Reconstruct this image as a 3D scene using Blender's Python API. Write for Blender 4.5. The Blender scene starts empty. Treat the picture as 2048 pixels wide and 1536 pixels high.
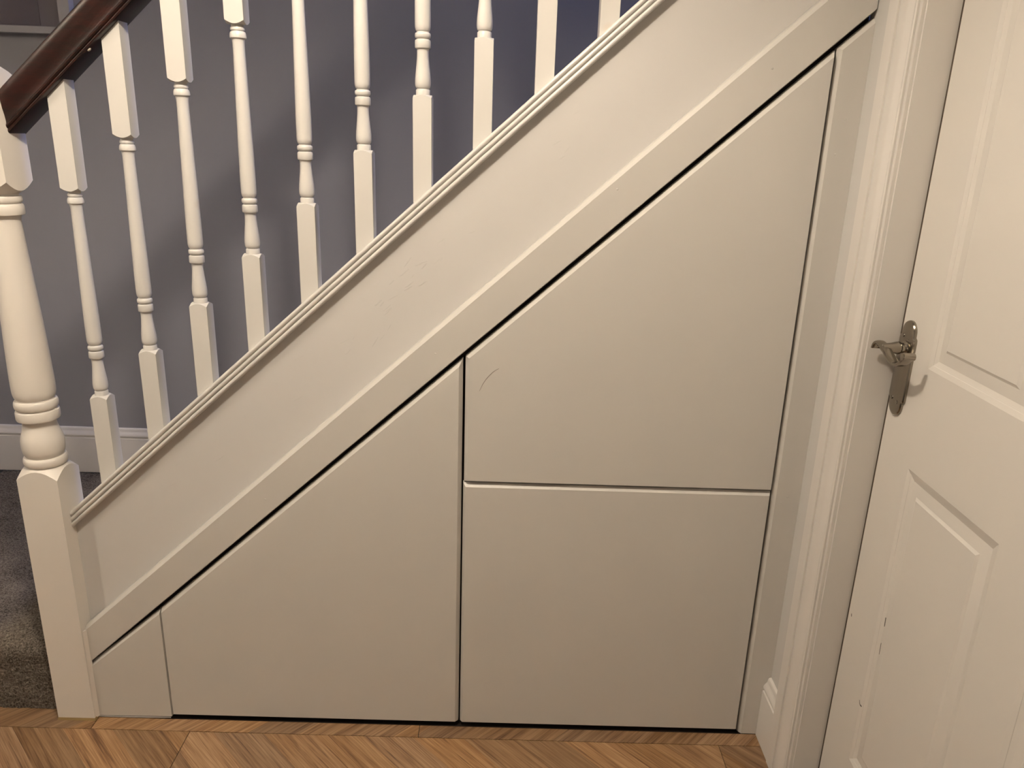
import bpy, bmesh, math, random
from mathutils import Matrix, Vector

# ------------------------------------------------------------------ camera, world, lights, exposure
scene = bpy.context.scene
COL = scene.collection
cam_data = bpy.data.cameras.new('camera')
cam_data.sensor_width = 36.0
cam_data.lens = 1553.03 * 36.0 / 2048.0
cam_data.clip_start = 0.02
cam = bpy.data.objects.new('camera', cam_data)
COL.objects.link(cam)
CAM_POS = Vector((-0.005, -1.54, 1.3832))
_yaw, _pitch, _roll = -0.0098, 0.3088, 0.0336
_f = Vector((-math.sin(_yaw) * math.cos(_pitch), math.cos(_yaw) * math.cos(_pitch), -math.sin(_pitch)))
_r0 = Vector((math.cos(_yaw), math.sin(_yaw), 0.0))
_u0 = _r0.cross(_f)
_r = math.cos(_roll) * _r0 + math.sin(_roll) * _u0
_u = -math.sin(_roll) * _r0 + math.cos(_roll) * _u0
cam.matrix_world = Matrix(((_r.x, _u.x, -_f.x, CAM_POS.x), (_r.y, _u.y, -_f.y, CAM_POS.y),
                           (_r.z, _u.z, -_f.z, CAM_POS.z), (0, 0, 0, 1)))
scene.camera = cam

world = bpy.data.worlds.new('world')
world.use_nodes = True
world.node_tree.nodes['Background'].inputs[0].default_value = (0.35, 0.42, 0.62, 1)
world.node_tree.nodes['Background'].inputs[1].default_value = 0.05
scene.world = world

LAMPS = [Vector((-0.36, -0.75, 2.25)), Vector((-1.85, -0.95, 2.25))]


def add_light(name, kind, loc, energy, color, **kw):
    d = bpy.data.lights.new(name, kind)
    d.energy = energy
    d.color = color
    for k, v in kw.items():
        setattr(d, k, v)
    o = bpy.data.objects.new(name, d)
    o.location = loc
    COL.objects.link(o)
    return o


# bulbs of the two hall pendants
for _p, _e in zip(LAMPS, (60.0, 38.0)):
    add_light('hall_bulb_light', 'POINT', _p, _e, (1.0, 0.88, 0.735), shadow_soft_size=0.045)
# cool area light added high in the stairwell to tint the upper wall blue
_w = add_light('stairwell_cool_fill', 'AREA', (1.9, 0.5, 3.9), 52.0, (0.32, 0.45, 1.0), shape='RECTANGLE', size=0.9, size_y=0.8)
_w.rotation_euler = (0, math.radians(35), 0)

vs = scene.view_settings
scene.display_settings.display_device = 'sRGB'
vs.view_transform = 'Standard'
vs.look = 'None'
vs.exposure = 0.05
vs.gamma = 1.0
vs.use_curve_mapping = False

# ------------------------------------------------------------------ materials
MATS = {}


def new_mat(name):
    m = bpy.data.materials.new(name)
    m.use_nodes = True
    nt = m.node_tree
    b = nt.nodes['Principled BSDF']
    MATS[name] = m
    return m, nt, b


def paint(name, col, rough, bump=0.03, scale=60.0, spot=0.0, var=0.03):
    """brushed paint: fine relief, slight unevenness of tone, optional faint knot stains"""
    m, nt, b = new_mat(name)
    N, L = nt.nodes, nt.links
    tc = N.new('ShaderNodeTexCoord')
    n1 = N.new('ShaderNodeTexNoise')
    n1.inputs['Scale'].default_value = 5.0
    n1.inputs['Detail'].default_value = 3.0
    L.new(tc.outputs['Object'], n1.inputs['Vector'])
    mix = N.new('ShaderNodeMix')
    mix.data_type = 'RGBA'
    mix.inputs['A'].default_value = (*[c * (1 - var) for c in col], 1)
    mix.inputs['B'].default_value = (*[min(1, c * (1 + var)) for c in col], 1)
    L.new(n1.outputs['Fac'], mix.inputs['Factor'])
    out = mix.outputs['Result']
    if spot > 0:
        v = N.new('ShaderNodeTexVoronoi')
        v.inputs['Scale'].default_value = 7.0
        oi = N.new('ShaderNodeObjectInfo')
        vm = N.new('ShaderNodeVectorMath')
        vm.operation = 'ADD'
        L.new(tc.outputs['Object'], vm.inputs[0])
        L.new(oi.outputs['Location'], vm.inputs[1])
        L.new(vm.outputs[0], v.inputs['Vector'])
        rm = N.new('ShaderNodeMapRange')
        rm.inputs['From Min'].default_value = 0.04
        rm.inputs['From Max'].default_value = 0.09
        rm.inputs['To Min'].default_value = spot
        rm.inputs['To Max'].default_value = 0.0
        L.new(v.outputs['Distance'], rm.inputs['Value'])
        mx = N.new('ShaderNodeMix')
        mx.data_type = 'RGBA'
        mx.inputs['B'].default_value = (col[0] * 0.85, col[1] * 0.66, col[2] * 0.48, 1)
        L.new(rm.outputs[0], mx.inputs['Factor'])
        L.new(out, mx.inputs['A'])
        out = mx.outputs['Result']
    L.new(out, b.inputs['Base Color'])
    b.inputs['Roughness'].default_value = rough
    n2 = N.new('ShaderNodeTexNoise')
    n2.inputs['Scale'].default_value = scale
    n2.inputs['Detail'].default_value = 4.0
    L.new(tc.outputs['Object'], n2.inputs['Vector'])
    bp = N.new('ShaderNodeBump')
    bp.inputs['Strength'].default_value = bump
    bp.inputs['Distance'].default_value = 0.004
    L.new(n2.outputs['Fac'], bp.inputs['Height'])
    L.new(bp.outputs[0], b.inputs['Normal'])
    return m


def plain(name, col, rough=0.6, metal=0.0, **kw):
    m, nt, b = new_mat(name)
    b.inputs['Base Color'].default_value = (*col, 1)
    b.inputs['Roughness'].default_value = rough
    b.inputs['Metallic'].default_value = metal
    for k, v in kw.items():
        b.inputs[k].default_value = v
    return m


paint('spindle_paint', (0.59, 0.57, 0.535), 0.32, 0.012, 90, spot=0.22)
paint('newel_paint', (0.70, 0.655, 0.595), 0.36, 0.015, 60)
paint('string_paint', (0.58, 0.56, 0.535), 0.20, 0.03, 30)
paint('cupboard_paint', (0.55, 0.525, 0.485), 0.42, 0.012, 130)
paint('strip_paint', (0.55, 0.525, 0.485), 0.42, 0.015, 60)
paint('joinery_paint', (0.62, 0.59, 0.55), 0.36, 0.015, 60)
paint('door_paint', (0.61, 0.58, 0.535), 0.34, 0.012, 50)
paint('skirting_paint', (0.62, 0.59, 0.57), 0.38, 0.04, 60)
paint('grey_wall_paint', (0.25, 0.25, 0.285), 0.75, 0.05, 180)
paint('white_wall_paint', (0.55, 0.535, 0.51), 0.7, 0.05, 120)
paint('ceiling_paint', (0.78, 0.77, 0.74), 0.85, 0.03, 100)
plain('dark_void', (0.016, 0.009, 0.006), 0.95)
plain('gap_shade_brown', (0.06, 0.042, 0.028), 0.8)
plain('sealant', (0.30, 0.27, 0.25), 0.5)
plain('old_glue', (0.30, 0.21, 0.09), 0.5)
plain('scuff', (0.20, 0.16, 0.13), 0.7)
plain('black_scuff', (0.07, 0.055, 0.045), 0.7)
plain('nickel', (0.30, 0.27, 0.225), 0.20, 1.0)
plain('screw_metal', (0.34, 0.31, 0.27), 0.25, 1.0)
plain('filler', (0.62, 0.56, 0.48), 0.6)
plain('lamp_shade', (0.75, 0.70, 0.62), 0.9)
plain('white_plastic', (0.7, 0.68, 0.64), 0.4)
plain('frame_white', (0.36, 0.35, 0.36), 0.4)
plain('print_paper', (0.24, 0.215, 0.25), 0.8)
plain('print_panel', (0.19, 0.165, 0.195), 0.8)
m_, nt_, b_ = new_mat('bulb_glass')
b_.inputs['Base Color'].default_value = (0.9, 0.85, 0.75, 1)
b_.inputs['Emission Color'].default_value = (1.0, 0.8, 0.55, 1)
b_.inputs['Emission Strength'].default_value = 4.0

# picture glass: thin clear pane with a soft sheen
m_, nt_, b_ = new_mat('picture_glass')
b_.inputs['Base Color'].default_value = (1, 1, 1, 1)
b_.inputs['Roughness'].default_value = 0.08
b_.inputs['Transmission Weight'].default_value = 1.0
b_.inputs['IOR'].default_value = 1.2


def wood_mat(name, dark, mid, light, rough, stretch, scale, bump=0.08, tone=0.35):
    m, nt, b = new_mat(name)
    N, L = nt.nodes, nt.links
    tc = N.new('ShaderNodeTexCoord')
    oi = N.new('ShaderNodeObjectInfo')
    add = N.new('ShaderNodeVectorMath')
    add.operation = 'ADD'
    mul = N.new('ShaderNodeVectorMath')
    mul.operation = 'SCALE'
    comb = N.new('ShaderNodeCombineXYZ')
    L.new(oi.outputs['Random'], comb.inputs[0])
    L.new(oi.outputs['Random'], comb.inputs[1])
    mul.inputs['Scale'].default_value = 37.0
    L.new(comb.outputs[0], mul.inputs[0])
    L.new(tc.outputs['Object'], add.inputs[0])
    L.new(mul.outputs[0], add.inputs[1])
    mp = N.new('ShaderNodeMapping')
    mp.inputs['Scale'].default_value = stretch
    L.new(add.outputs[0], mp.inputs['Vector'])
    # broad figure
    n1 = N.new('ShaderNodeTexNoise')
    n1.inputs['Scale'].default_value = scale
    n1.inputs['Detail'].default_value = 6.0
    n1.inputs['Roughness'].default_value = 0.62
    n1.inputs['Distortion'].default_value = 1.1
    L.new(mp.outputs[0], n1.inputs['Vector'])
    # fine fibre
    n2 = N.new('ShaderNodeTexNoise')
    n2.inputs['Scale'].default_value = scale * 5.5
    n2.inputs['Detail'].default_value = 3.0
    L.new(mp.outputs[0], n2.inputs['Vector'])
    mx = N.new('ShaderNodeMix')
    mx.data_type = 'FLOAT'
    mx.inputs['Factor'].default_value = 0.36
    L.new(n1.outputs['Fac'], mx.inputs['A'])
    L.new(n2.outputs['Fac'], mx.inputs['B'])
    cr = N.new('ShaderNodeValToRGB')
    cr.color_ramp.elements[0].position = 0.35
    cr.color_ramp.elements[0].color = (*dark, 1)
    cr.color_ramp.elements[1].position = 0.64
    cr.color_ramp.elements[1].color = (*light, 1)
    e = cr.color_ramp.elements.new(0.46)
    e.color = (*mid, 1)
    L.new(mx.outputs['Result'], cr.inputs['Fac'])
    hsv = N.new('ShaderNodeHueSaturation')
    mr = N.new('ShaderNodeMapRange')
    mr.inputs['To Min'].default_value = 1.0 - tone
    mr.inputs['To Max'].default_value = 1.0 + tone
    L.new(oi.outputs['Random'], mr.inputs['Value'])
    L.new(mr.outputs[0], hsv.inputs['Value'])
    sat = N.new('ShaderNodeMath')
    sat.operation = 'FRACT'
    s2 = N.new('ShaderNodeMath')
    s2.operation = 'MULTIPLY'
    s2.inputs[1].default_value = 7.31
    L.new(oi.outputs['Random'], s2.inputs[0])
    L.new(s2.outputs[0], sat.inputs[0])
    mr2 = N.new('ShaderNodeMapRange')
    mr2.inputs['To Min'].default_value = 0.93
    mr2.inputs['To Max'].default_value = 1.08
    L.new(sat.outputs[0], mr2.inputs['Value'])
    L.new(mr2.outputs[0], hsv.inputs['Saturation'])
    L.new(cr.outputs[0], hsv.inputs['Color'])
    L.new(hsv.outputs[0], b.inputs['Base Color'])
    b.inputs['Roughness'].default_value = rough
    bp = N.new('ShaderNodeBump')
    bp.inputs['Strength'].default_value = bump
    bp.inputs['Distance'].default_value = 0.002
    L.new(mx.outputs['Result'], bp.inputs['Height'])
    L.new(bp.outputs[0], b.inputs['Normal'])
    return m


wood_mat('oak_plank', (0.085, 0.040, 0.018), (0.205, 0.113, 0.053), (0.34, 0.215, 0.117), 0.45, (0.55, 17.0, 1.0), 4.0, tone=0.24)
wood_mat('mahogany', (0.004, 0.0014, 0.001), (0.010, 0.0024, 0.0016), (0.028, 0.0048, 0.0028), 0.36, (2.0, 26.0, 26.0), 2.2, tone=0.0)

# carpet
m_, nt_, b_ = new_mat('carpet')
N_, L_ = nt_.nodes, nt_.links
tc_ = N_.new('ShaderNodeTexCoord')
na = N_.new('ShaderNodeTexNoise')
na.inputs['Scale'].default_value = 260.0
na.inputs['Detail'].default_value = 3.0
nb = N_.new('ShaderNodeTexNoise')
nb.inputs['Scale'].default_value = 9.0
nb.inputs['Detail'].default_value = 2.0
L_.new(tc_.outputs['Object'], na.inputs['Vector'])
L_.new(tc_.outputs['Object'], nb.inputs['Vector'])
mxc = N_.new('ShaderNodeMix')
mxc.data_type = 'FLOAT'
mxc.inputs['Factor'].default_value = 0.25
L_.new(na.outputs['Fac'], mxc.inputs['A'])
L_.new(nb.outputs['Fac'], mxc.inputs['B'])
crc = N_.new('ShaderNodeValToRGB')
crc.color_ramp.elements[0].position = 0.34
crc.color_ramp.elements[0].color = (0.036, 0.029, 0.023, 1)
crc.color_ramp.elements[1].position = 0.68
crc.color_ramp.elements[1].color = (0.23, 0.195, 0.16, 1)
L_.new(mxc.outputs['Result'], crc.inputs['Fac'])
L_.new(crc.outputs[0], b_.inputs['Base Color'])
b_.inputs['Roughness'].default_value = 0.95
b_.inputs['Specular IOR Level'].default_value = 0.1
bpc = N_.new('ShaderNodeBump')
bpc.inputs['Strength'].default_value = 0.8
bpc.inputs['Distance'].default_value = 0.004
L_.new(na.outputs['Fac'], bpc.inputs['Height'])
L_.new(bpc.outputs[0], b_.inputs['Normal'])

# ------------------------------------------------------------------ mesh helpers


def mesh(name, verts, faces, smooth=None):
    me = bpy.data.meshes.new(name)
    me.from_pydata([tuple(v) for v in verts], [], faces)
    bm = bmesh.new()
    bm.from_mesh(me)
    bmesh.ops.remove_doubles(bm, verts=bm.verts, dist=1e-6)
    bmesh.ops.recalc_face_normals(bm, faces=bm.faces)
    bm.to_mesh(me)
    bm.free()
    if smooth is not None:
        for p in me.polygons:
            p.use_smooth = True
        me.set_sharp_from_angle(angle=math.radians(smooth))
    me.update()
    return me


def obj(name, me, mat, parent=None, loc=(0, 0, 0)):
    o = bpy.data.objects.new(name, me)
    if mat and not me.materials:
        me.materials.append(MATS[mat])
    COL.objects.link(o)
    o.location = loc
    if parent:
        o.parent = parent
    return o


def thing(name, label, cat, loc=(0, 0, 0), group=None):
    o = bpy.data.objects.new(name, None)
    o.empty_display_size = 0.1
    COL.objects.link(o)
    o.location = loc
    o['label'] = label
    o['category'] = cat
    if group:
        o['group'] = group
    return o


def struct(name, label, cat, me=None, mat=None, loc=(0, 0, 0)):
    if me is None:
        o = bpy.data.objects.new(name, None)
        COL.objects.link(o)
        o.location = loc
    else:
        o = obj(name, me, mat, None, loc)
    o['kind'] = 'structure'
    o['label'] = label
    o['category'] = cat
    return o


class MB:
    def __init__(self):
        self.v, self.f = [], []

    def add(self, verts, faces):
        n = len(self.v)
        self.v += [tuple(v) for v in verts]
        self.f += [tuple(i + n for i in f) for f in faces]

    def box(self, x0, x1, y0, y1, z0, z1):
        self.add([(x0, y0, z0), (x1, y0, z0), (x1, y1, z0), (x0, y1, z0), (x0, y0, z1), (x1, y0, z1), (x1, y1, z1), (x0, y1, z1)],
                 [(0, 3, 2, 1), (4, 5, 6, 7), (0, 1, 5, 4), (1, 2, 6, 5), (2, 3, 7, 6), (3, 0, 4, 7)])

    def loft(self, rings, close=True, caps=True):
        n = len(rings[0])
        vs_ = [p for r in rings for p in r]
        fs = []
        for k in range(len(rings) - 1):
            for i in range(n if close else n - 1):
                j = (i + 1) % n
                fs.append((k * n + i, k * n + j, (k + 1) * n + j, (k + 1) * n + i))
        if caps:
            fs.append(tuple(range(n))[::-1])
            fs.append(tuple((len(rings) - 1) * n + i for i in range(n)))
        self.add(vs_, fs)

    def mesh(self, name, smooth=None):
        return mesh(name, self.v, self.f, smooth)


def inset_poly(pts, d):
    """inset a convex counter-clockwise polygon in a plane by d (d may be a list per edge)"""
    n = len(pts)
    ds = d if isinstance(d, (list, tuple)) else [d] * n
    lines = []
    for i in range(n):
        a, b = pts[i], pts[(i + 1) % n]
        ex, ey = b[0] - a[0], b[1] - a[1]
        l = math.hypot(ex, ey)
        nx, ny = -ey / l, ex / l
        lines.append(((a[0] + nx * ds[i], a[1] + ny * ds[i]), (ex / l, ey / l)))
    out = []
    for i in range(n):
        (p, r), (q, s) = lines[i - 1], lines[i]
        cr = r[0] * s[1] - r[1] * s[0]
        t = ((q[0] - p[0]) * s[1] - (q[1] - p[1]) * s[0]) / cr
        out.append((p[0] + r[0] * t, p[1] + r[1] * t))
    return out


def board(poly, y0, y1, ch, chd=None):
    """a flat board in the x-z plane, front at y0, back at y1, chamfered front arrises; poly is counter-clockwise seen from the front"""
    chd = chd if chd is not None else (max(ch) if isinstance(ch, (list, tuple)) else ch)
    mid = inset_poly(poly, [c * 0.5 for c in ch] if isinstance(ch, (list, tuple)) else ch * 0.5)
    inner = inset_poly(poly, ch)
    mb = MB()
    mb.loft([[(x, y1, z) for x, z in poly], [(x, y0 + chd, z) for x, z in poly],
             [(x, y0 + chd * 0.47, z) for x, z in mid],
             [(x, y0, z) for x, z in inner]])
    return mb


def sweep_slope(profile, x0, x1, m, close=True):
    """profile of (y, g); the vertical plane section is carried along z = g + m x"""
    mb = MB()
    mb.loft([[(x0, y, g + m * x0) for y, g in profile], [(x1, y, g + m * x1) for y, g in profile]], close=close)
    return mb


def lathe_rings(profile, n=32):
    return [[(r * math.cos(2 * math.pi * (i + .5) / n), r * math.sin(2 * math.pi * (i + .5) / n), z) for i in range(n)] for z, r in profile]


def square_pts(h, per=8):
    out = []
    c = [(h, -h), (h, h), (-h, h), (-h, -h)]
    for k in range(4):
        a, b = c[k], c[(k + 1) % 4]
        for i in range(per):
            t = i / per
            out.append((a[0] + (b[0] - a[0]) * t, a[1] + (b[1] - a[1]) * t))
    return out


def circle_like(pts, r):
    out = []
    for x, y in pts:
        l = math.hypot(x, y)
        out.append((x / l * r, y / l * r))
    return out


def turned_block(mb, h, bottom, top, per=8):
    """square block; bottom/top either ('cone', z_at_mid, z_at_corner, r_in, z_in) or ('slope', z, m)"""
    sq = square_pts(h, per)
    rc = h * math.sqrt(2)

    def ring(spec):
        if spec[0] == 'slope':
            return [(x, y, spec[1] + spec[2] * x) for x, y in sq]
        _, zm, zc, rin, zin = spec
        return [(x, y, zm + (zc - zm) * (math.hypot(x, y) - h) / (rc - h)) for x, y in sq]
    rings = []
    if bottom[0] == 'cone':
        rings.append([(x, y, bottom[4]) for x, y in circle_like(sq, bottom[3])])
    rings.append(ring(bottom))
    rings.append(ring(top))
    if top[0] == 'cone':
        rings.append([(x, y, top[4]) for x, y in circle_like(sq, top[3])])
    mb.loft(rings)


def smooth_profile(pts, sub=4):
    """Catmull-Rom through (z, r)"""
    out = []
    for i in range(len(pts) - 1):
        p0, p1, p2, p3 = pts[max(0, i - 1)], pts[i], pts[i + 1], pts[min(len(pts) - 1, i + 2)]
        for k in range(sub):
            t = k / sub
            out.append(tuple(0.5 * ((2 * p1[c]) + (-p0[c] + p2[c]) * t + (2 * p0[c] - 5 * p1[c] + 4 * p2[c] - p3[c]) * t * t + (-p0[c] + 3 * p1[c] - 3 * p2[c] + p3[c]) * t ** 3) for c in range(2)))
    out.append(pts[-1])
    return out


def torus_prof(z0, z1, r_out, r_in, n=8, flat=0.0):
    """a turned bead between z0 and z1"""
    out = [(z0, r_in)]
    h = (z1 - z0) / 2
    zc = (z0 + z1) / 2
    for k in range(n + 1):
        a = -math.pi / 2 + math.pi * k / n
        out.append((zc + h * math.sin(a), r_in + (r_out - r_in) * (flat + (1 - flat) * math.cos(a) ** 0.6 if math.cos(a) > 1e-6 else flat)))
    out.append((z1, r_in))
    return out


ZF = 0.018      # floor level
M = 0.905       # pitch of the stairs (about 42 degrees)
G_CAP, G_CAP_B = 1.428, 1.388
G_RAIL = 2.2335
XC = 0.647      # face of the hall wall with the door
YB = 0.985      # face of the wall behind the stairs
ZL = 0.210      # carpeted landing
XL_HALL, YR_HALL = -3.2, -2.3
Z_CEIL = 2.42

# ------------------------------------------------------------------ the setting
# floor: sub-floor with chevron planks
mb = MB()
mb.box(XL_HALL, 0.90, YR_HALL, 0.20, -0.03, ZF - 0.004)
floor = struct('floor', 'oak chevron plank floor of the hall', 'floor', mb.mesh('subfloor'), 'dark_void')


def clip(poly, a, b, c):
    """keep a*x + b*y <= c"""
    out = []
    for i in range(len(poly)):
        p, q = poly[i], poly[(i + 1) % len(poly)]
        dp, dq = a * p[0] + b * p[1] - c, a * q[0] + b * q[1] - c
        if dp <= 0:
            out.append(p)
        if (dp < 0 < dq) or (dq < 0 < dp):
            t = dp / (dp - dq)
            out.append((p[0] + (q[0] - p[0]) * t, p[1] + (q[1] - p[1]) * t))
    return out


rng = random.Random(11)


def plank(poly, ang):
    cx = sum(p[0] for p in poly) / len(poly)
    cy = sum(p[1] for p in poly) / len(poly)
    ca, sa = math.cos(-ang), math.sin(-ang)
    loc = [((p[0] - cx) * ca - (p[1] - cy) * sa, (p[0] - cx) * sa + (p[1] - cy) * ca) for p in poly]
    mb = MB()
    dz = rng.uniform(-0.0002, 0.0002)
    mb.loft([[(x, y, -0.006) for x, y in loc], [(x, y, dz) for x, y in loc]])
    o = obj('plank', mb.mesh('plank'), 'oak_plank', floor, (cx, cy, ZF))
    o.rotation_euler = (0, 0, ang)
    return o


SEAM = -0.040
ROW = 0.285
XA, XB = -1.95, XC - 0.004
rows = [(SEAM + 0.0008, -0.0012, 1, -0.958), (SEAM + 0.0008, 0.026, 1, XA)] + [(SEAM - ROW * (k + 1) + 0.0008, SEAM - ROW * k - 0.0008, -1 if k % 2 == 0 else 1, XA) for k in range(5)]
for ri, (y0, y1, s, xmin) in enumerate(rows, -1):
    # boards of 1.25 m with square ends, printed as chevron planks
    ends = [-3.2 + (0.0, 0.62)[ri % 2] + 1.25 * k for k in range(5)]
    if ri == -1:
        ends = [-0.958, -0.185, 1.10]
    if ri == 0:
        ends = [-2.6, -0.9584]
    if ri == 1:
        ends = [-3.3, -1.97, -0.7245, 0.53, 1.78]
    for a, b in zip(ends[:-1], ends[1:]):
        a, b = max(a, xmin), min(b, XB)
        if b - a < 0.02:
            continue
        x = a - 1.0 + rng.uniform(0, 0.1)
        if ri == 1:
            x = -0.5500 - 0.1185 * 20
        while x < b + 1.0:
            w = 0.1185 if ri == 1 else rng.choice([0.105, 0.12, 0.12, 0.13])
            # parallelogram band at 45 degrees, anchored on the seam side
            ya = y1 if s < 0 else y0
            far = (y0 - ya) if s < 0 else (y1 - ya)
            sh = abs(far)
            p = [(x, ya), (x + w - 0.0004, ya), (x + w - 0.0004 + sh, ya + far), (x + sh, ya + far)]
            if far > 0:
                pass
            else:
                p = p[::-1]
            p = clip(p, 1, 0, b - 0.0008)
            p = clip(p, -1, 0, -(a + 0.0008)) if p else p
            x += w
            if len(p) >= 3:
                area = abs(sum(p[i - 1][0] * p[i][1] - p[i][0] * p[i - 1][1] for i in range(len(p)))) / 2
                if area > 2e-5:
                    plank(p, math.radians(45 if s > 0 else -45))

# wall behind the stairs
mb = MB()
mb.box(XL_HALL, 2.6, YB, YB + 0.1, -0.03, 4.9)
struct('wall_back', 'grey painted wall behind the staircase', 'wall', mb.mesh('wall_back'), 'grey_wall_paint')

# right hand wall with the door opening
DY0, DY1 = -0.187, -1.035     # clear opening
DZ = 2.005
mb = MB()
mb.box(XC, XC + 0.115, DY0 + 0.0215, 0.0285, -0.03, Z_CEIL)
mb.box(XC, XC + 0.115, DY1 - 0.0215, DY0 + 0.0215, DZ + 0.0215, Z_CEIL)
mb.box(XC, XC + 0.115, YR_HALL, DY1 - 0.0215, -0.03, Z_CEIL)
struct('wall_right', 'white painted hall wall that holds the panelled door', 'wall', mb.mesh('wall_right'), 'white_wall_paint')

mb = MB()
mb.box(XL_HALL - 0.1, XC + 0.3, YR_HALL - 0.1, YR_HALL, -0.03, Z_CEIL)
struct('wall_front', 'pale hall wall behind the viewer', 'wall', mb.mesh('wall_front'), 'white_wall_paint')
mb = MB()
mb.box(XL_HALL - 0.1, XL_HALL, YR_HALL, YB, -0.03, Z_CEIL)
struct('wall_left', 'pale wall at the far end of the hall', 'wall', mb.mesh('wall_left'), 'white_wall_paint')
mb = MB()
mb.box(2.5, 2.6, 0.0, YB, 1.9, 4.9)
struct('wall_upstairs', 'pale wall at the top of the stairwell', 'wall', mb.mesh('wall_upstairs'), 'white_wall_paint')
mb = MB()
mb.box(XL_HALL, XC + 0.3, YR_HALL, 0.0, Z_CEIL, Z_CEIL + 0.25)
mb.box(XL_HALL, -1.35, 0.0, YB, Z_CEIL, Z_CEIL + 0.25)
struct('ceiling', 'white hall ceiling around the stairwell opening', 'ceiling', mb.mesh('ceiling'), 'ceiling_paint')

# skirting boards: stepped torus profile (height, projection)
SK = [(0.0, 0.017), (0.126, 0.017), (0.1285, 0.0165), (0.1295, 0.0125), (0.1315, 0.0125), (0.1345, 0.0150), (0.139, 0.0160), (0.1435, 0.0150), (0.149, 0.0115), (0.1535, 0.0085), (0.156, 0.0080), (0.160, 0.0075), (0.1635, 0.0055), (0.165, 0.002)]
mb = MB()
ring = [(XC - 0.0, 0)] + [(XC - d, z) for z, d in SK] + [(XC, 0.165)]
mb.loft([[(x, -0.001, ZF + z) for x, z in ring], [(x, -0.092, ZF + z) for x, z in ring]])
struct('baseboard_right', 'short piece of white moulded skirting between cupboard and door frame', 'skirting', mb.mesh('baseboard_right', 25), 'joinery_paint')
mb = MB()
ring = [(YB, 0)] + [(YB - d, z) for z, d in SK] + [(YB, 0.165)]
mb.loft([[(XL_HALL, y, ZL + z) for y, z in ring], [(-1.02, y, ZL + z) for y, z in ring]])
struct('baseboard_back', 'white moulded skirting along the grey wall behind the newel post', 'skirting', mb.mesh('baseboard_back', 25), 'skirting_paint')

# architrave (distance from inner edge, projection)
AR = [(0.0, 0.0), (0.0, 0.0075), (0.0006, 0.0085), (0.0060, 0.0090), (0.0072, 0.0080), (0.0076, 0.0045), (0.0122, 0.0045), (0.0126, 0.0095), (0.0145, 0.0112), (0.0175, 0.0116), (0.0195, 0.0108),
      (0.0205, 0.0070), (0.0230, 0.0066), (0.0280, 0.0092), (0.0340, 0.0135), (0.0400, 0.0170), (0.0460, 0.0188), (0.0520, 0.0190), (0.0570, 0.0172), (0.0600, 0.0135), (0.0620, 0.0125), (0.0645, 0.0125), (0.0655, 0.0172), (0.0690, 0.0185), (0.0960, 0.0185), (0.0980, 0.0170), (0.0980, 0.0)]
yi = DY0 + 0.004
mb = MB()
mb.loft([[(XC - d, yi + s, ZF) for s, d in AR], [(XC - d, yi + s, DZ - 0.004 + s) for s, d in AR],
         [(XC - d, DY1 - 0.004 - s, DZ - 0.004 + s) for s, d in AR], [(XC - d, DY1 - 0.004 - s, ZF) for s, d in AR]])
struct('trim_1', 'white moulded architrave around the panelled door', 'door frame', mb.mesh('architrave', 25), 'joinery_paint')
XD = 0.700
lining = MB()
T = 0.022
lining.add([(x, y, z) for x in (XC - 0.0015, XC + 0.1165) for (y, z) in ((DY0 + T, ZF), (DY0, ZF), (DY0, DZ), (DY1, DZ), (DY1, ZF), (DY1 - T, ZF), (DY1 - T, DZ + T), (DY0 + T, DZ + T))],
           [(0, 1, 2, 7), (7, 2, 3, 6), (6, 3, 4, 5), (8, 15, 10, 9), (15, 14, 11, 10), (14, 13, 12, 11),
            (1, 9, 10, 2), (2, 10, 11, 3), (3, 11, 12, 4), (0, 7, 15, 8), (7, 6, 14, 15), (6, 5, 13, 14), (0, 8, 9, 1), (4, 12, 13, 5)])
struct('trim_2', 'white flat door lining between architrave and door', 'door frame', lining.mesh('lining'), 'joinery_paint')

# the panelled door -------------------------------------------------------
LY0, LY1 = DY0 - 0.0062, DY1 + 0.0028
LZ0, LZ1 = ZF + 0.008, DZ - 0.003
PY = [(-0.2985, -0.5630), (-0.6665, -0.9310)]
PZ = [(0.229, 0.856), (1.036, 1.860)]
door = struct('door_1', 'white panelled hall door with lever handle', 'door', loc=(XD, LY0, ZF))
off = Vector((XD, LY0, ZF))


def rel(v, o=off):
    return [(x - o.x, y - o.y, z - o.z) for x, y, z in v]


ys = sorted([LY0, LY1] + [y for p in PY for y in p], reverse=True)
zs = sorted([LZ0, LZ1] + [z for p in PZ for z in p])
mb = MB()
for i in range(len(ys) - 1):
    for k in range(len(zs) - 1):
        if i in (1, 3) and k in (1, 3):
            continue
        mb.add([(XD, ys[i], zs[k]), (XD, ys[i + 1], zs[k]), (XD, ys[i + 1], zs[k + 1]), (XD, ys[i], zs[k + 1])], [(0, 1, 2, 3)])
q = [(LY0, LZ0), (LY1, LZ0), (LY1, LZ1), (LY0, LZ1)]
mb.loft([[(XD, y, z) for y, z in q], [(XD + 0.035, y, z) for y, z in q]], caps=False)
mb.add([(XD + 0.035, y, z) for y, z in q], [(0, 1, 2, 3)])
for a in PY:
    for b in PZ:
        r = [(a[0], b[0]), (a[1], b[0]), (a[1], b[1]), (a[0], b[1])]
        mb.loft([[(XD, y, z) for y, z in r], [(XD + 0.012, y, z) for y, z in r]], caps=False)
mb.v = rel(mb.v)
leaf = obj('door_leaf', mb.mesh('door_leaf'), 'door_paint', door)
PRO = [(0.0, 0.0), (0.0080, 0.0024), (0.0086, 0.0032), (0.0160, 0.0054), (0.0172, 0.0056), (0.0372, 0.0027), (0.0380, 0.0024), (0.0425, 0.0)]
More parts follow.
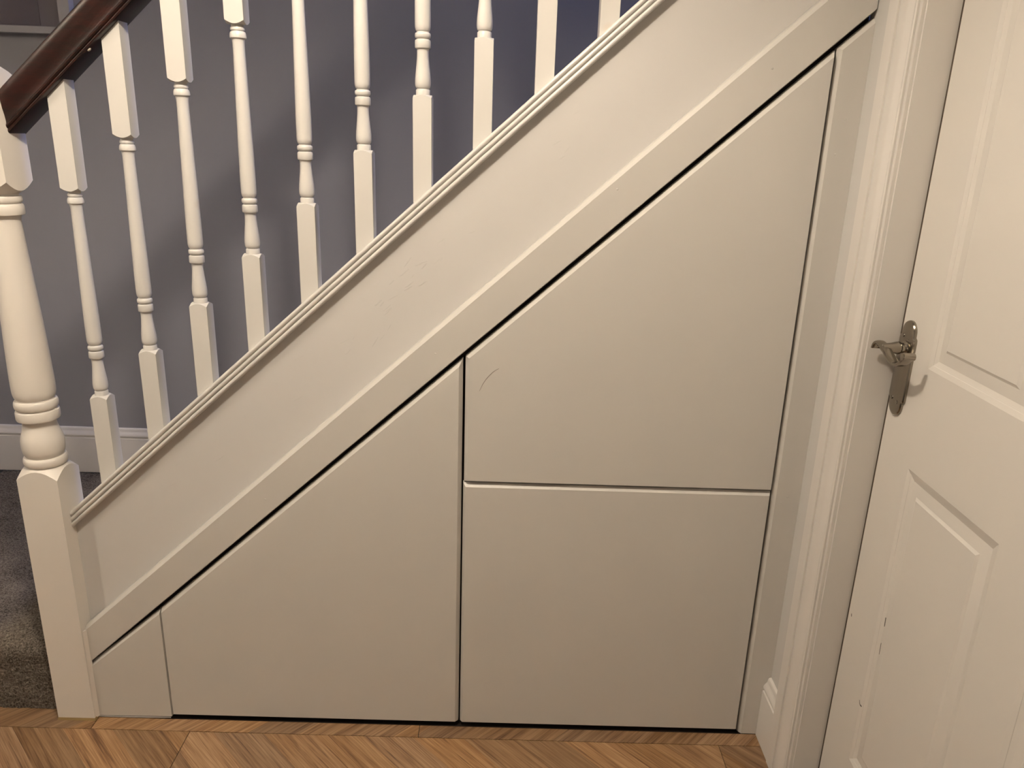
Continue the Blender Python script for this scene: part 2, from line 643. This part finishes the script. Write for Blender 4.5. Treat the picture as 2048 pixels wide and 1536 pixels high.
for a in PY:
    for b in PZ:
        mb = MB()
        rings = []
        for s, d in PRO:
            rings.append([(XD + d, a[0] - s, b[0] + s), (XD + d, a[1] + s, b[0] + s), (XD + d, a[1] + s, b[1] - s), (XD + d, a[0] - s, b[1] - s)])
        mb.loft(rings, caps=False)
        mb.add(rings[-1], [(0, 1, 2, 3)])
        mb.v = rel(mb.v)
        obj('door_panel', mb.mesh('door_panel', 12), 'door_paint', door)


def scuff_strip(name, pts, w, mat, parent, normal, origin=Vector((0, 0, 0)), t=0.0004):
    """thin raised smear along points; normal is the outward face direction"""
    mb = MB()
    n = Vector(normal)
    rings = []
    for i, p in enumerate(pts):
        a, b = Vector(pts[max(0, i - 1)]), Vector(pts[min(len(pts) - 1, i + 1)])
        d = (b - a).normalized()
        s = n.cross(d).normalized()
        ww = w * (0.35 + 0.65 * math.sin(math.pi * (i + 0.5) / len(pts)))
        c = Vector(p) - origin
        rings.append([c - s * ww / 2 - n * 0.001, c + s * ww / 2 - n * 0.001, c + s * ww * 0.3 + n * t, c - s * ww * 0.3 + n * t])
    mb.loft(rings)
    return obj(name, mb.mesh(name), mat, parent)


scuff_strip('scuff_mark', [(XD, -0.2940, 0.3660), (XD, -0.2965, 0.3610), (XD, -0.3000, 0.3585), (XD, -0.3040, 0.3590)], 0.0022, 'black_scuff', door, (-1, 0, 0), off)
scuff_strip('scuff_mark', [(XD, -0.2045, 0.4990), (XD, -0.2055, 0.4955), (XD, -0.2060, 0.4930)], 0.003, 'black_scuff', door, (-1, 0, 0), off)
scuff_strip('scuff_mark', [(XD + .0051, -0.3160, 0.5660), (XD + .0051, -0.3168, 0.5560), (XD + .0051, -0.3172, 0.5480)], 0.0022, 'black_scuff', door, (-1, 0, 0), off)
scuff_strip('scuff_mark', [(XD + .0051, -0.3180, 0.5130), (XD + .0051, -0.3186, 0.5030), (XD + .0051, -0.3190, 0.4890)], 0.0018, 'black_scuff', door, (-1, 0, 0), off)

# dark brown strip standing in for the shade in the gap beside the leaf
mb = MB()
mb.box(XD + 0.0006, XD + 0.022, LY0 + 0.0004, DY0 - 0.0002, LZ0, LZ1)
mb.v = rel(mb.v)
obj('door_gap_shade', mb.mesh('door_gap_shade'), 'gap_shade_brown', door)

# lever handle on its shaped backplate
HY, HZ = -0.2235, 1.0145
handle = bpy.data.objects.new('door_handle', None)
COL.objects.link(handle)
handle.parent = door
handle.location = Vector((XD, HY, HZ)) - off
handle['label'] = 'nickel lever handle with scroll end on long shaped plate'


def plate_outline(hw, hh, k=1.0):
    pts = []
    # right half from bottom to top, then mirrored; y is width, z height
    sh = 0.020
    half = []
    half.append((hw, 0.0))
    half.append((hw, hh - 0.034))
    half.append((hw * 0.97, hh - 0.0295))
    half.append((hw * 0.80, hh - 0.0262))
    for i in range(1, 8):
        a = i / 7 * math.pi / 2
        half.append((hw * 0.80 * math.cos(a), hh - 0.0215 + 0.0215 * math.sin(a)))
    top = half
    pts += [(y, z) for y, z in top]
    pts += [(-y, z) for y, z in reversed(top[:-1])]
    pts += [(-y, -z) for y, z in top[1:]]
    pts += [(y, -z) for y, z in reversed(top[1:-1])]
    return pts


mb = MB()
o1 = plate_outline(0.0262, 0.0865)
o2 = plate_outline(0.0248, 0.0852)
o3 = plate_outline(0.0205, 0.0812)
mb.loft([[(0.0002, y, z) for y, z in o1], [(-0.0035, y, z) for y, z in o1], [(-0.0058, y, z) for y, z in o2], [(-0.0075, y, z) for y, z in o3]])
bp_ = obj('backplate', mb.mesh('backplate', 22), 'nickel', handle)
for sy, sz in ((-0.010, 0.052), (0.010, 0.058), (-0.010, -0.060), (0.010, -0.057)):
    mb = MB()
    mb.loft([[(-0.0072, sy + 0.0034 * math.cos(a * math.pi / 6), sz + 0.0034 * math.sin(a * math.pi / 6)) for a in range(12)],
             [(-0.0084, sy + 0.0032 * math.cos(a * math.pi / 6), sz + 0.0032 * math.sin(a * math.pi / 6)) for a in range(12)],
             [(-0.0090, sy + 0.0014 * math.cos(a * math.pi / 6), sz + 0.0014 * math.sin(a * math.pi / 6)) for a in range(12)]])
    obj('screw', mb.mesh('screw', 40), 'screw_metal', handle)
SP = Vector((0, -0.0045, 0.0380))
mb = MB()
prof = [(-0.007, 0.0130), (-0.0095, 0.0130), (-0.0110, 0.0105), (-0.0120, 0.0092), (-0.0160, 0.0090), (-0.0175, 0.0108), (-0.0200, 0.0115), (-0.0250, 0.0108), (-0.0330, 0.0088), (-0.0420, 0.0078), (-0.0480, 0.0070), (-0.0500, 0.0045)]
mb.loft([[(x, SP.y + r * math.cos(2 * math.pi * i / 24), SP.z + r * math.sin(2 * math.pi * i / 24)) for i in range(24)] for x, r in prof])
obj('neck', mb.mesh('neck', 35), 'nickel', handle)
path = smooth_profile([(0.0235, 0.0300), (0.0225, 0.0360), (0.0185, 0.0410), (0.0120, 0.0428), (0.0020, 0.0410), (-0.0150, 0.0350), (-0.0320, 0.0270), (-0.0480, 0.0225), (-0.0640, 0.0240), (-0.0770, 0.0310), (-0.0860, 0.0400), (-0.0905, 0.0450)], 5)
mb = MB()
rings = []
for i, (y, z) in enumerate(path):
    a, b = path[max(0, i - 1)], path[min(len(path) - 1, i + 1)]
    d = Vector((0, b[0] - a[0], b[1] - a[1])).normalized()
    nrm = Vector((0, -d.z, d.y))
    t = i / (len(path) - 1)
    th = 0.0040 * (1 - 0.25 * t) if t > 0.02 else 0.0030
    w = (0.0105 - 0.0035 * math.sin(math.pi * min(1, t * 1.6)) * 0.6) if t < 0.62 else 0.0085 + 0.0018 * (t - 0.62) / 0.38
    c = Vector((-0.0440, y, z))
    rings.append([c + Vector((w * math.cos(k * math.pi / 8), 0, 0)) + nrm * th * math.copysign(abs(math.sin(k * math.pi / 8)) ** 0.7, math.sin(k * math.pi / 8)) for k in range(16)])
mb.loft(rings)
lever = obj('lever', mb.mesh('lever', 40), 'nickel', handle)
mb = MB()
mb.loft([[(x, -0.0875 + r * math.cos(2 * math.pi * i / 20), 0.0440 + r * math.sin(2 * math.pi * i / 20)) for i in range(20)] for x, r in ((-0.0548, 0.0045), (-0.0542, 0.0060), (-0.0525, 0.0066), (-0.0355, 0.0066), (-0.0338, 0.0060), (-0.0332, 0.0045))])
obj('scroll_end', mb.mesh('scroll_end', 40), 'nickel', handle)

# ------------------------------------------------------------------ the staircase
stairs = thing('staircase', 'white painted staircase with turned spindles and dark mahogany handrail', 'staircase', (-1.0045, 0.03, ZF))
so = Vector(stairs.location)


def spart(name, me, mat):
    o = obj(name, me, mat, stairs)
    o.matrix_parent_inverse = Matrix.Translation(-so)
    return o


YS = 0.030   # string face
YBAL = 0.050
XN, YN, HN = -1.0045, 0.0305, 0.0435
XN1 = XN + HN
# string board
G_ST_B = 1.10
st = [(YS, G_ST_B), (YS + 0.036, G_ST_B), (YS + 0.036, G_CAP_B + 0.012), (YS, G_CAP_B + 0.012)]
spart('string_board', sweep_slope(st, XN1 - 0.002, 1.55, M).mesh('string_board'), 'string_paint')
# reeded capping
prof = []
yf = 0.0135
hh = (G_CAP - G_CAP_B) / 3
prof.append((YBAL + 0.046, G_CAP))
prof.append((yf + 0.007, G_CAP))
for k in range(3):
    gc = G_CAP - hh * (k + 0.5)
    for i in range(0, 9):
        a = math.pi / 2 + math.pi * i / 8
        prof.append((yf + 0.0052 + 0.0052 * math.cos(a), gc + hh * 0.5 * math.sin(a)))
prof.append((yf + 0.007, G_CAP_B))
prof.append((YBAL + 0.046, G_CAP_B))
spart('string_capping', sweep_slope(prof, XN1 - 0.001, 1.55, M).mesh('string_capping', 35), 'spindle_paint')
# handrail: (y, perpendicular offset above the underside)
K = math.sqrt(1 + M * M)
hr = [(0.074, 0.0), (0.020, 0.0), (0.0165, 0.0015), (0.0155, 0.004), (0.0165, 0.0065), (0.0145, 0.0075), (0.0125, 0.0095), (0.0125, 0.0115), (0.0145, 0.0135), (0.0150, 0.0165), (0.0130, 0.0250), (0.0095, 0.0340), (0.0075, 0.0430), (0.0080, 0.0520), (0.0120, 0.0590), (0.0210, 0.0635),
      (0.034, 0.0660), (0.047, 0.0667), (0.060, 0.0660), (0.073, 0.0635), (0.0820, 0.0590), (0.0860, 0.0520), (0.0865, 0.0430), (0.0845, 0.0340), (0.0810, 0.0250), (0.0790, 0.0165), (0.0795, 0.0135), (0.0815, 0.0115), (0.0815, 0.0095), (0.0795, 0.0075), (0.0775, 0.0065), (0.0785, 0.004), (0.0775, 0.0015)]
spart('handrail', sweep_slope([(y + 0.003, G_RAIL + h * K) for y, h in hr], XN1 - 0.008, 1.55, M).mesh('handrail', 30), 'mahogany')
# small filler plug on the underside of the rail
mb = MB()
mb.loft([[(0.0042 * math.cos(i * math.pi / 5), 0.0042 * math.sin(i * math.pi / 5), -0.002) for i in range(10)], [(0.0030 * math.cos(i * math.pi / 5), 0.0030 * math.sin(i * math.pi / 5), -0.0036) for i in range(10)], ])
mb.v = [Vector((0, 0, 0.0016)) + Vector(v) for v in mb.v]
o = spart('screw_plug', mb.mesh('screw_plug', 50), 'filler')
xq = -0.7975
o.location = Vector((xq, 0.026, G_RAIL + M * xq))
o.rotation_euler = (0, -math.atan(M), 0)

# spindles: one mesh, set out at equal spacing up the slope
BH = 0.0178
mb = MB()
turned_block(mb, BH, ('slope', -0.004, M), ('cone', 0.1865, 0.1800, 0.0138, 0.1865))
turned_block(mb, BH, ('cone', 0.6140, 0.6205, 0.0120, 0.6140), ('slope', G_RAIL - G_CAP + 0.004, M))
tp = [(0.186, 0.0136), (0.1955, 0.0136), (0.1965, 0.0130), (0.1968, 0.0118), (0.1985, 0.0118), (0.1990, 0.0128)]
tp += smooth_profile([(0.1995, 0.0132), (0.2030, 0.0145), (0.2085, 0.01500), (0.2180, 0.01470), (0.2320, 0.0133), (0.2460, 0.0119), (0.2570, 0.0112), (0.2640, 0.0112), (0.2680, 0.0116)], 4)
tp += [(0.2690, 0.0124), (0.2695, 0.0143), (0.2710, 0.0150), (0.2810, 0.0150), (0.2835, 0.0144), (0.2845, 0.0128), (0.2850, 0.0118), (0.2866, 0.0118)]
tp += torus_prof(0.2868, 0.2965, 0.0150, 0.0120)
tp += [(0.2970, 0.0116), (0.2990, 0.0116), (0.2995, 0.0126)]
tp += smooth_profile([(0.3000, 0.0130), (0.3040, 0.0143), (0.3110, 0.0149), (0.3400, 0.01485), (0.3850, 0.0143), (0.4400, 0.0133), (0.5000, 0.0122), (0.5500, 0.01135), (0.5760, 0.0111), (0.5860, 0.0118), (0.5890, 0.0126)], 4)
tp += [(0.5895, 0.0138), (0.5905, 0.0150), (0.5930, 0.0153), (0.5975, 0.0148), (0.6010, 0.0135), (0.6020, 0.0118), (0.6032, 0.0118), (0.6038, 0.0130), (0.6060, 0.0136), (0.6085, 0.0130), (0.6100, 0.0115), (0.6150, 0.0112)]
mb.loft(lathe_rings(tp, 28))
spindle_me = mb.mesh('baluster', 32)
X0B, PB = -0.8737, 0.1158
for k in range(13):
    xb = X0B + PB * k
    o = obj('baluster', spindle_me, 'spindle_paint', stairs)
    o.location = Vector((xb, YBAL, G_CAP + M * xb)) - so

# newel post
mb = MB()
turned_block(mb, HN, ('slope', ZF, 0.0), ('cone', 0.6640, 0.6450, 0.0370, 0.6690))
turned_block(mb, HN, ('cone', 1.2500, 1.2680, 0.0330, 1.2440), ('cone', 1.4740, 1.4560, 0.0330, 1.4800), per=8)
tp = [(0.666, 0.0370)] + torus_prof(0.6690, 0.6890, 0.0432, 0.0368)
tp += [(0.6895, 0.0360)]
tp += smooth_profile([(0.6905, 0.0372), (0.7000, 0.0408), (0.7140, 0.0422), (0.7300, 0.0408), (0.7470, 0.0362), (0.7600, 0.0330), (0.7690, 0.0322), (0.7720, 0.0330)], 5)
tp += [(0.7726, 0.0385), (0.7740, 0.0415), (0.7770, 0.0424), (0.7900, 0.0424), (0.7935, 0.0412), (0.7955, 0.0385), (0.7965, 0.0372)]
tp += torus_prof(0.7975, 0.8170, 0.0424, 0.0370)
tp += [(0.8180, 0.0366), (0.8200, 0.0366)]
tp += smooth_profile([(0.8205, 0.0372), (0.8280, 0.0400), (0.8400, 0.0413), (0.8700, 0.0412), (0.9300, 0.0396), (1.0100, 0.0368), (1.0900, 0.0334), (1.1500, 0.0306), (1.1850, 0.0292), (1.1970, 0.0298), (1.2020, 0.0312)], 5)
tp += [(1.2026, 0.0345), (1.2036, 0.0374), (1.2060, 0.0382), (1.2190, 0.0382), (1.2230, 0.0368), (1.2250, 0.0335), (1.2265, 0.0335)]
tp += torus_prof(1.2268, 1.2400, 0.0372, 0.0335)
tp += [(1.2405, 0.0322), (1.2470, 0.0318)]
mb.loft(lathe_rings(tp, 48))
mb.loft(lathe_rings([(1.4795, 0.0329), (1.4850, 0.0300), (1.4900, 0.0230), (1.4935, 0.0120), (1.4945, 0.0010)], 32))
mb.v = [(x + XN - 0.0070 * max(0.0, z - 0.66) / 0.7, y + YN, z) for x, y, z in mb.v]
newel = spart('newel_post', mb.mesh('newel_post', 30), 'newel_paint')
# old glue line around the foot of the post
mb = MB()
h2, h3 = HN + 0.0016, HN + 0.0006
q0 = [(XN - h2, YN - h2), (XN + h2, YN - h2), (XN + h2, YN + h2), (XN - h2, YN + h2)]
q1 = [(XN - h3, YN - h3), (XN + h3, YN - h3), (XN + h3, YN + h3), (XN - h3, YN + h3)]
mb.loft([[(x, y, ZF + 0.0003) for x, y in q0], [(x, y, ZF + 0.007) for x, y in q1]])
o = obj('glue_line', mb.mesh('glue_line'), 'old_glue', stairs)
o.matrix_parent_inverse = Matrix.Translation(-so)

# carpeted bottom step / landing with rounded nosing, then the flight behind the string
import random as _rnd
cr_ = _rnd.Random(5)


def carpet_sheet(name, path2, x0, x1, nx, amp):
    """path2: list of (y, z, ny, nz); pile relief pushed along the normal"""
    vs_, fs = [], []
    n = len(path2)
    for i in range(nx + 1):
        x = x0 + (x1 - x0) * i / nx
        for (y, z, ny, nz) in path2:
            d = cr_.uniform(-amp, amp) + amp * 0.3 * math.sin(x * 61 + y * 47) * math.sin(x * 23 - y * 71 + z * 53)
            vs_.append((x + cr_.uniform(-amp, amp) * 0.4, y + ny * d, z + nz * d))
    for i in range(nx):
        for j in range(n - 1):
            fs.append((i * n + j, (i + 1) * n + j, (i + 1) * n + j + 1, i * n + j + 1))
    me = bpy.data.meshes.new(name)
    me.from_pydata(vs_, [], fs)
    for p in me.polygons:
        p.use_smooth = True
    return me


STEP_Y = 0.022
RN = 0.018
pp = []
step = 0.0035
z = ZF + 0.001
RN = 0.045
while z < ZL - RN:
    pp.append((STEP_Y, z, -1, 0))
    z += step
for i in range(19):
    a = math.pi / 2 * i / 18
    pp.append((STEP_Y + RN - RN * math.cos(a), ZL - RN + RN * math.sin(a), -math.cos(a), math.sin(a)))
y = STEP_Y + RN + 0.004
while y < YB - 0.016:
    pp.append((y, ZL, 0, 1))
    y += 0.0045 + 0.002 * (y > 0.4)
o = obj('stair_carpet', carpet_sheet('stair_carpet', pp, -1.75, XN + 0.03, 170, 0.0016), 'carpet', stairs)
o.matrix_parent_inverse = Matrix.Translation(-so)
o['kind'] = 'stuff'
o['label'] = 'grey brown pile carpet on the bottom step'
mb = MB()
mb.box(-1.75, XN + HN - 0.01, YN + HN + 0.002, YB - 0.02, ZF, ZL - 0.012)
mb.box(-1.75, XN - HN - 0.002, STEP_Y + 0.05, YN + HN, ZF, ZL - 0.05)
o = obj('step_base', mb.mesh('step_base'), 'dark_void', stairs)
o.matrix_parent_inverse = Matrix.Translation(-so)
# carpeted treads of the flight, below the line of the capping
RISE, GO = 0.199, 0.22
for k in range(9):
    zt = ZL + RISE * (k + 1)
    xr = (zt - (G_CAP - 0.085)) / M
    mb = MB()
    sec = [(xr, zt - 0.020), (xr - 0.006, zt - 0.010), (xr, zt), (xr + GO + 0.03, zt), (xr + GO + 0.03, zt - 0.02), (xr + 0.022, zt - 0.02), (xr + 0.022, zt - RISE), (xr + 0.012, zt - RISE), (xr + 0.012, zt - 0.020)]
    mb.loft([[(x, YS + 0.037, z) for x, z in sec], [(x, YB - 0.02, z) for x, z in sec]])
    o = obj('tread', mb.mesh('tread', 40), 'carpet', stairs)
    o.matrix_parent_inverse = Matrix.Translation(-so)

# ------------------------------------------------------------------ the cupboard under the stairs
cup = thing('understairs_cupboard', 'pale grey handleless cupboard fitted under the white staircase', 'cupboard', (-0.15, 0.0, ZF))
co = Vector(cup.location)


def cpart(name, me, mat, label=None, parent=cup):
    o = obj(name, me, mat, cup)
    o.matrix_parent_inverse = Matrix.Translation(-co)
    if label:
        o['label'] = label
    return o


MD = 0.9025
GD = 1.0370      # lower edge of the sloping trim
GT = 1.1400      # upper edge of the sloping trim
MT = 0.9065
gap = 0.0078
TH = 0.019


def ztop(x, g=GD - gap * 1.35):
    return g + MD * x


XL = XN1 + 0.0006
xa, xm, xr = -0.7814, -0.0898, 0.5850
zb, zm = 0.0289, 0.6628
g1, g2 = 0.0010, 0.0030
CH = 0.0078
# sloping trim board
sec = [(XL, GD + MD * XL), (XC - 0.001, GD + MD * (XC - 0.001)), (XC - 0.001, GT + MT * (XC - 0.001)), (XL, GT + MT * XL)]
cpart('sloping_trim', board(sec, 0.0, YS - 0.001, [0.0028, 0.0005, 0.0072, 0.0005], 0.0095).mesh('sloping_trim'), 'strip_paint', 'sloping trim board under the string')
# filler between newel and first door
sec = [(XL, 0.0215), (xa - g1, 0.0235), (xa - g1, ztop(xa - g1)), (XL, ztop(XL, GD - 0.0030))]
cpart('filler_panel', board(sec, 0.0, TH, [0.001, 0.0006, 0.0068, 0.001], 0.0095).mesh('filler_panel'), 'strip_paint', 'small fixed panel beside the newel post')
# doors
sec = [(xa + g1, zb), (xm - g2, zb), (xm - g2, ztop(xm - g2)), (xa + g1, ztop(xa + g1))]
cpart('cupboard_door', board(sec, 0.0, TH, [0.0022, CH, CH, 0.002], 0.0095).mesh('cupboard_door'), 'cupboard_paint', 'left door with sloping top')
sec = [(xm + 0.0022, zm + 0.0020), (xr - 0.0012, zm + 0.0020), (xr - 0.0012, ztop(xr - 0.0012)), (xm + 0.0022, ztop(xm + 0.0022))]
cpart('cupboard_door', board(sec, 0.0, TH, [0.0035, 0.003, CH, CH], 0.0095).mesh('cupboard_door'), 'cupboard_paint', 'tall upper door with sloping top')
sec = [(xm + 0.0006, zb), (xr - 0.0018, zb), (xr - 0.0018, zm - 0.0015), (xm + 0.0006, zm - 0.0015)]
cpart('cupboard_door', board(sec, 0.0, TH, [0.0022, 0.003, CH, CH * 0.8], 0.0095).mesh('cupboard_door'), 'cupboard_paint', 'lower square door')
# right hand filler strip
sec = [(xr + 0.0018, ZF + 0.0005), (XC + 0.0005, ZF + 0.0005), (XC + 0.0005, ztop(XC + 0.0005)), (xr + 0.0018, ztop(xr + 0.0018))]
cpart('filler_strip', board(sec, 0.0, TH, [0.0005, 0.0008, CH, CH], 0.0095).mesh('filler_strip'), 'strip_paint', 'narrow upright strip against the hall wall')
# dark carcass behind the doors
mb = MB()
poly = [(XL + 0.002, ZF), (XC - 0.002, ZF), (XC - 0.002, GD + MD * XC + 0.03), (XL + 0.002, GD + MD * XL + 0.03)]
mb.loft([[(x, 0.028, z) for x, z in poly], [(x, 0.34, z) for x, z in poly]])
cpart('carcass', mb.mesh('carcass'), 'dark_void')
# sealant under the filler panel
scuff_strip('sealant_bead', [(XL + 0.002, -0.0004, 0.0198), (-0.90, -0.0004, 0.0196), (-0.84, -0.0004, 0.0200), (xa - 0.004, -0.0004, 0.0212)], 0.0040, 'sealant', cup, (0, -1, 0), co)
# curved scratch on the tall door, marks on the paint
scuff_strip('scratch', [(-0.0179, 0.0, 0.9246), (-0.0250, 0.0, 0.9205), (-0.0311, 0.0, 0.9155), (-0.0390, 0.0, 0.9070), (-0.0453, 0.0, 0.8987), (-0.0510, 0.0, 0.8890), (-0.0550, 0.0, 0.8800), (-0.0575, 0.0, 0.8740)], 0.0014, 'scuff', cup, (0, -1, 0), co)
for sx, sz in ((0.6190, 1.4330), (0.6100, 1.3700), (0.6200, 0.652), (0.608, 0.638), (-0.15, 0.952), (0.20, 1.292), (-0.52, 0.61), (0.47, 1.517)):
    mb = MB()
    mb.loft([[(sx + r * math.cos(i * math.pi / 5) * 1.3, yy, sz + r * math.sin(i * math.pi / 5)) for i in range(10)] for yy, r in ((0.0005, 0.0022), (-0.0004, 0.0016), (-0.0006, 0.0006))])
    cpart('filled_nail_hole', mb.mesh('filled_nail_hole', 60), 'strip_paint')

# brushed caulk in the corner between newel and cupboard front
mb = MB()
mb.loft([[(XN1 - 0.0005, 0.001, zz), (XN1 - 0.0005, -0.0085, zz), (XN1 + 0.0015, -0.0050, zz), (XN1 + 0.0042, -0.0012, zz), (XN1 + 0.0060, 0.001, zz)] for zz in (ZF + 0.004, 0.10, 0.172, 0.262)])
cpart('caulk_bead', mb.mesh('caulk_bead', 60), 'newel_paint')
# filled scratches and brush marks on the string
srng = random.Random(3)
for cx_, n_, spread in ((-0.245, 16, 0.035), (-0.31, 6, 0.03), (-0.14, 5, 0.05), (0.10, 4, 0.05), (-0.47, 4, 0.05), (-0.70, 3, 0.04)):
    for _ in range(n_):
        px = cx_ + srng.gauss(0, spread)
        pg = 1.275 + srng.gauss(0, 0.028)
        ln = srng.uniform(0.006, 0.026)
        an = math.atan(M) + srng.uniform(-0.45, 0.25)
        pts_ = [(px + ln * t * math.cos(an), YS, pg + M * px + ln * t * math.sin(an) + 0.0006 * math.sin(5 * t)) for t in (-0.5, -0.17, 0.17, 0.5)]
        scuff_strip('brush_mark', pts_, srng.uniform(0.0008, 0.0022), 'string_paint', stairs, (0, -1, 0), so, 0.0004)

# ------------------------------------------------------------------ picture on the wall behind
pic = thing('picture_frame', 'white framed print hanging on the grey wall above the newel post', 'picture', (-1.62, YB, 1.94))
po = Vector(pic.location)
X1o, X1i, Z0o, Z0i = -1.3115, -1.3445, 1.6280, 1.6465
X0o, X0i, Z1o, Z1i = -1.93, -1.897, 2.26, 2.2415
mb = MB()
yo, yb2 = 0.955, YB - 0.001
oo = [(X0o, Z0o), (X1o, Z0o), (X1o, Z1o), (X0o, Z1o)]
ii = [(X0i, Z0i), (X1i, Z0i), (X1i, Z1i), (X0i, Z1i)]
rings = [[(x, yb2, z) for x, z in oo], [(x, yo, z) for x, z in oo], [(x, yo, z) for x, z in ii], [(x, yo + 0.012, z) for x, z in ii]]
mb.loft(rings, caps=False)
o = obj('frame', mb.mesh('frame'), 'frame_white', pic)
o.matrix_parent_inverse = Matrix.Translation(-po)
mb = MB()
mb.box(X0i - 0.004, X1i + 0.004, yo + 0.012, yo + 0.016, Z0i - 0.004, Z1i + 0.004)
o = obj('mount', mb.mesh('mount'), 'print_paper', pic)
o.matrix_parent_inverse = Matrix.Translation(-po)
mb = MB()
mb.box(X0i + 0.05, X1i - 0.062, yo + 0.0105, yo + 0.0125, Z0i + 0.004, Z1i - 0.06)
o = obj('print', mb.mesh('print'), 'print_panel', pic)
o.matrix_parent_inverse = Matrix.Translation(-po)
mb = MB()
mb.box(X0i, X1i, yo + 0.006, yo + 0.008, Z0i, Z1i)
o = obj('glass', mb.mesh('glass'), 'picture_glass', pic)
o.matrix_parent_inverse = Matrix.Translation(-po)

# ------------------------------------------------------------------ pendant lamp over the hall
for LAMP, where in zip(LAMPS, ('over the cupboard', 'over the carpeted step')):
    lamp = thing('pendant_lamp', 'drum shaded pendant lamp hanging from the hall ceiling ' + where, 'lamp', (LAMP.x, LAMP.y, Z_CEIL), 'hall pendant lamps')
    lo = Vector(lamp.location)
    R0 = 0.165
    zr0, zr1 = LAMP.z - 0.085, LAMP.z + 0.095
    out = [(R0 * math.cos(2 * math.pi * i / 48), R0 * math.sin(2 * math.pi * i / 48)) for i in range(48)]
    inn = [(x * 0.985, y * 0.985) for x, y in out]
    mb = MB()
    mb.loft([[(x, y, zr0 - lo.z) for x, y in out], [(x, y, zr1 - lo.z) for x, y in out], [(x, y, zr1 - lo.z) for x, y in inn], [(x, y, zr0 - lo.z) for x, y in inn], [(x, y, zr0 - lo.z) for x, y in out]], caps=False)
    obj('shade', mb.mesh('shade', 30), 'lamp_shade', lamp)
    mb = MB()
    mb.loft(lathe_rings([(0.0, 0.045), (-0.012, 0.045), (-0.022, 0.03), (-0.026, 0.004), (zr1 + 0.02 - lo.z, 0.004), (LAMP.z + 0.062 - lo.z, 0.017), (LAMP.z + 0.060 - lo.z, 0.002)], 20))
    obj('cord', mb.mesh('cord', 40), 'white_plastic', lamp)
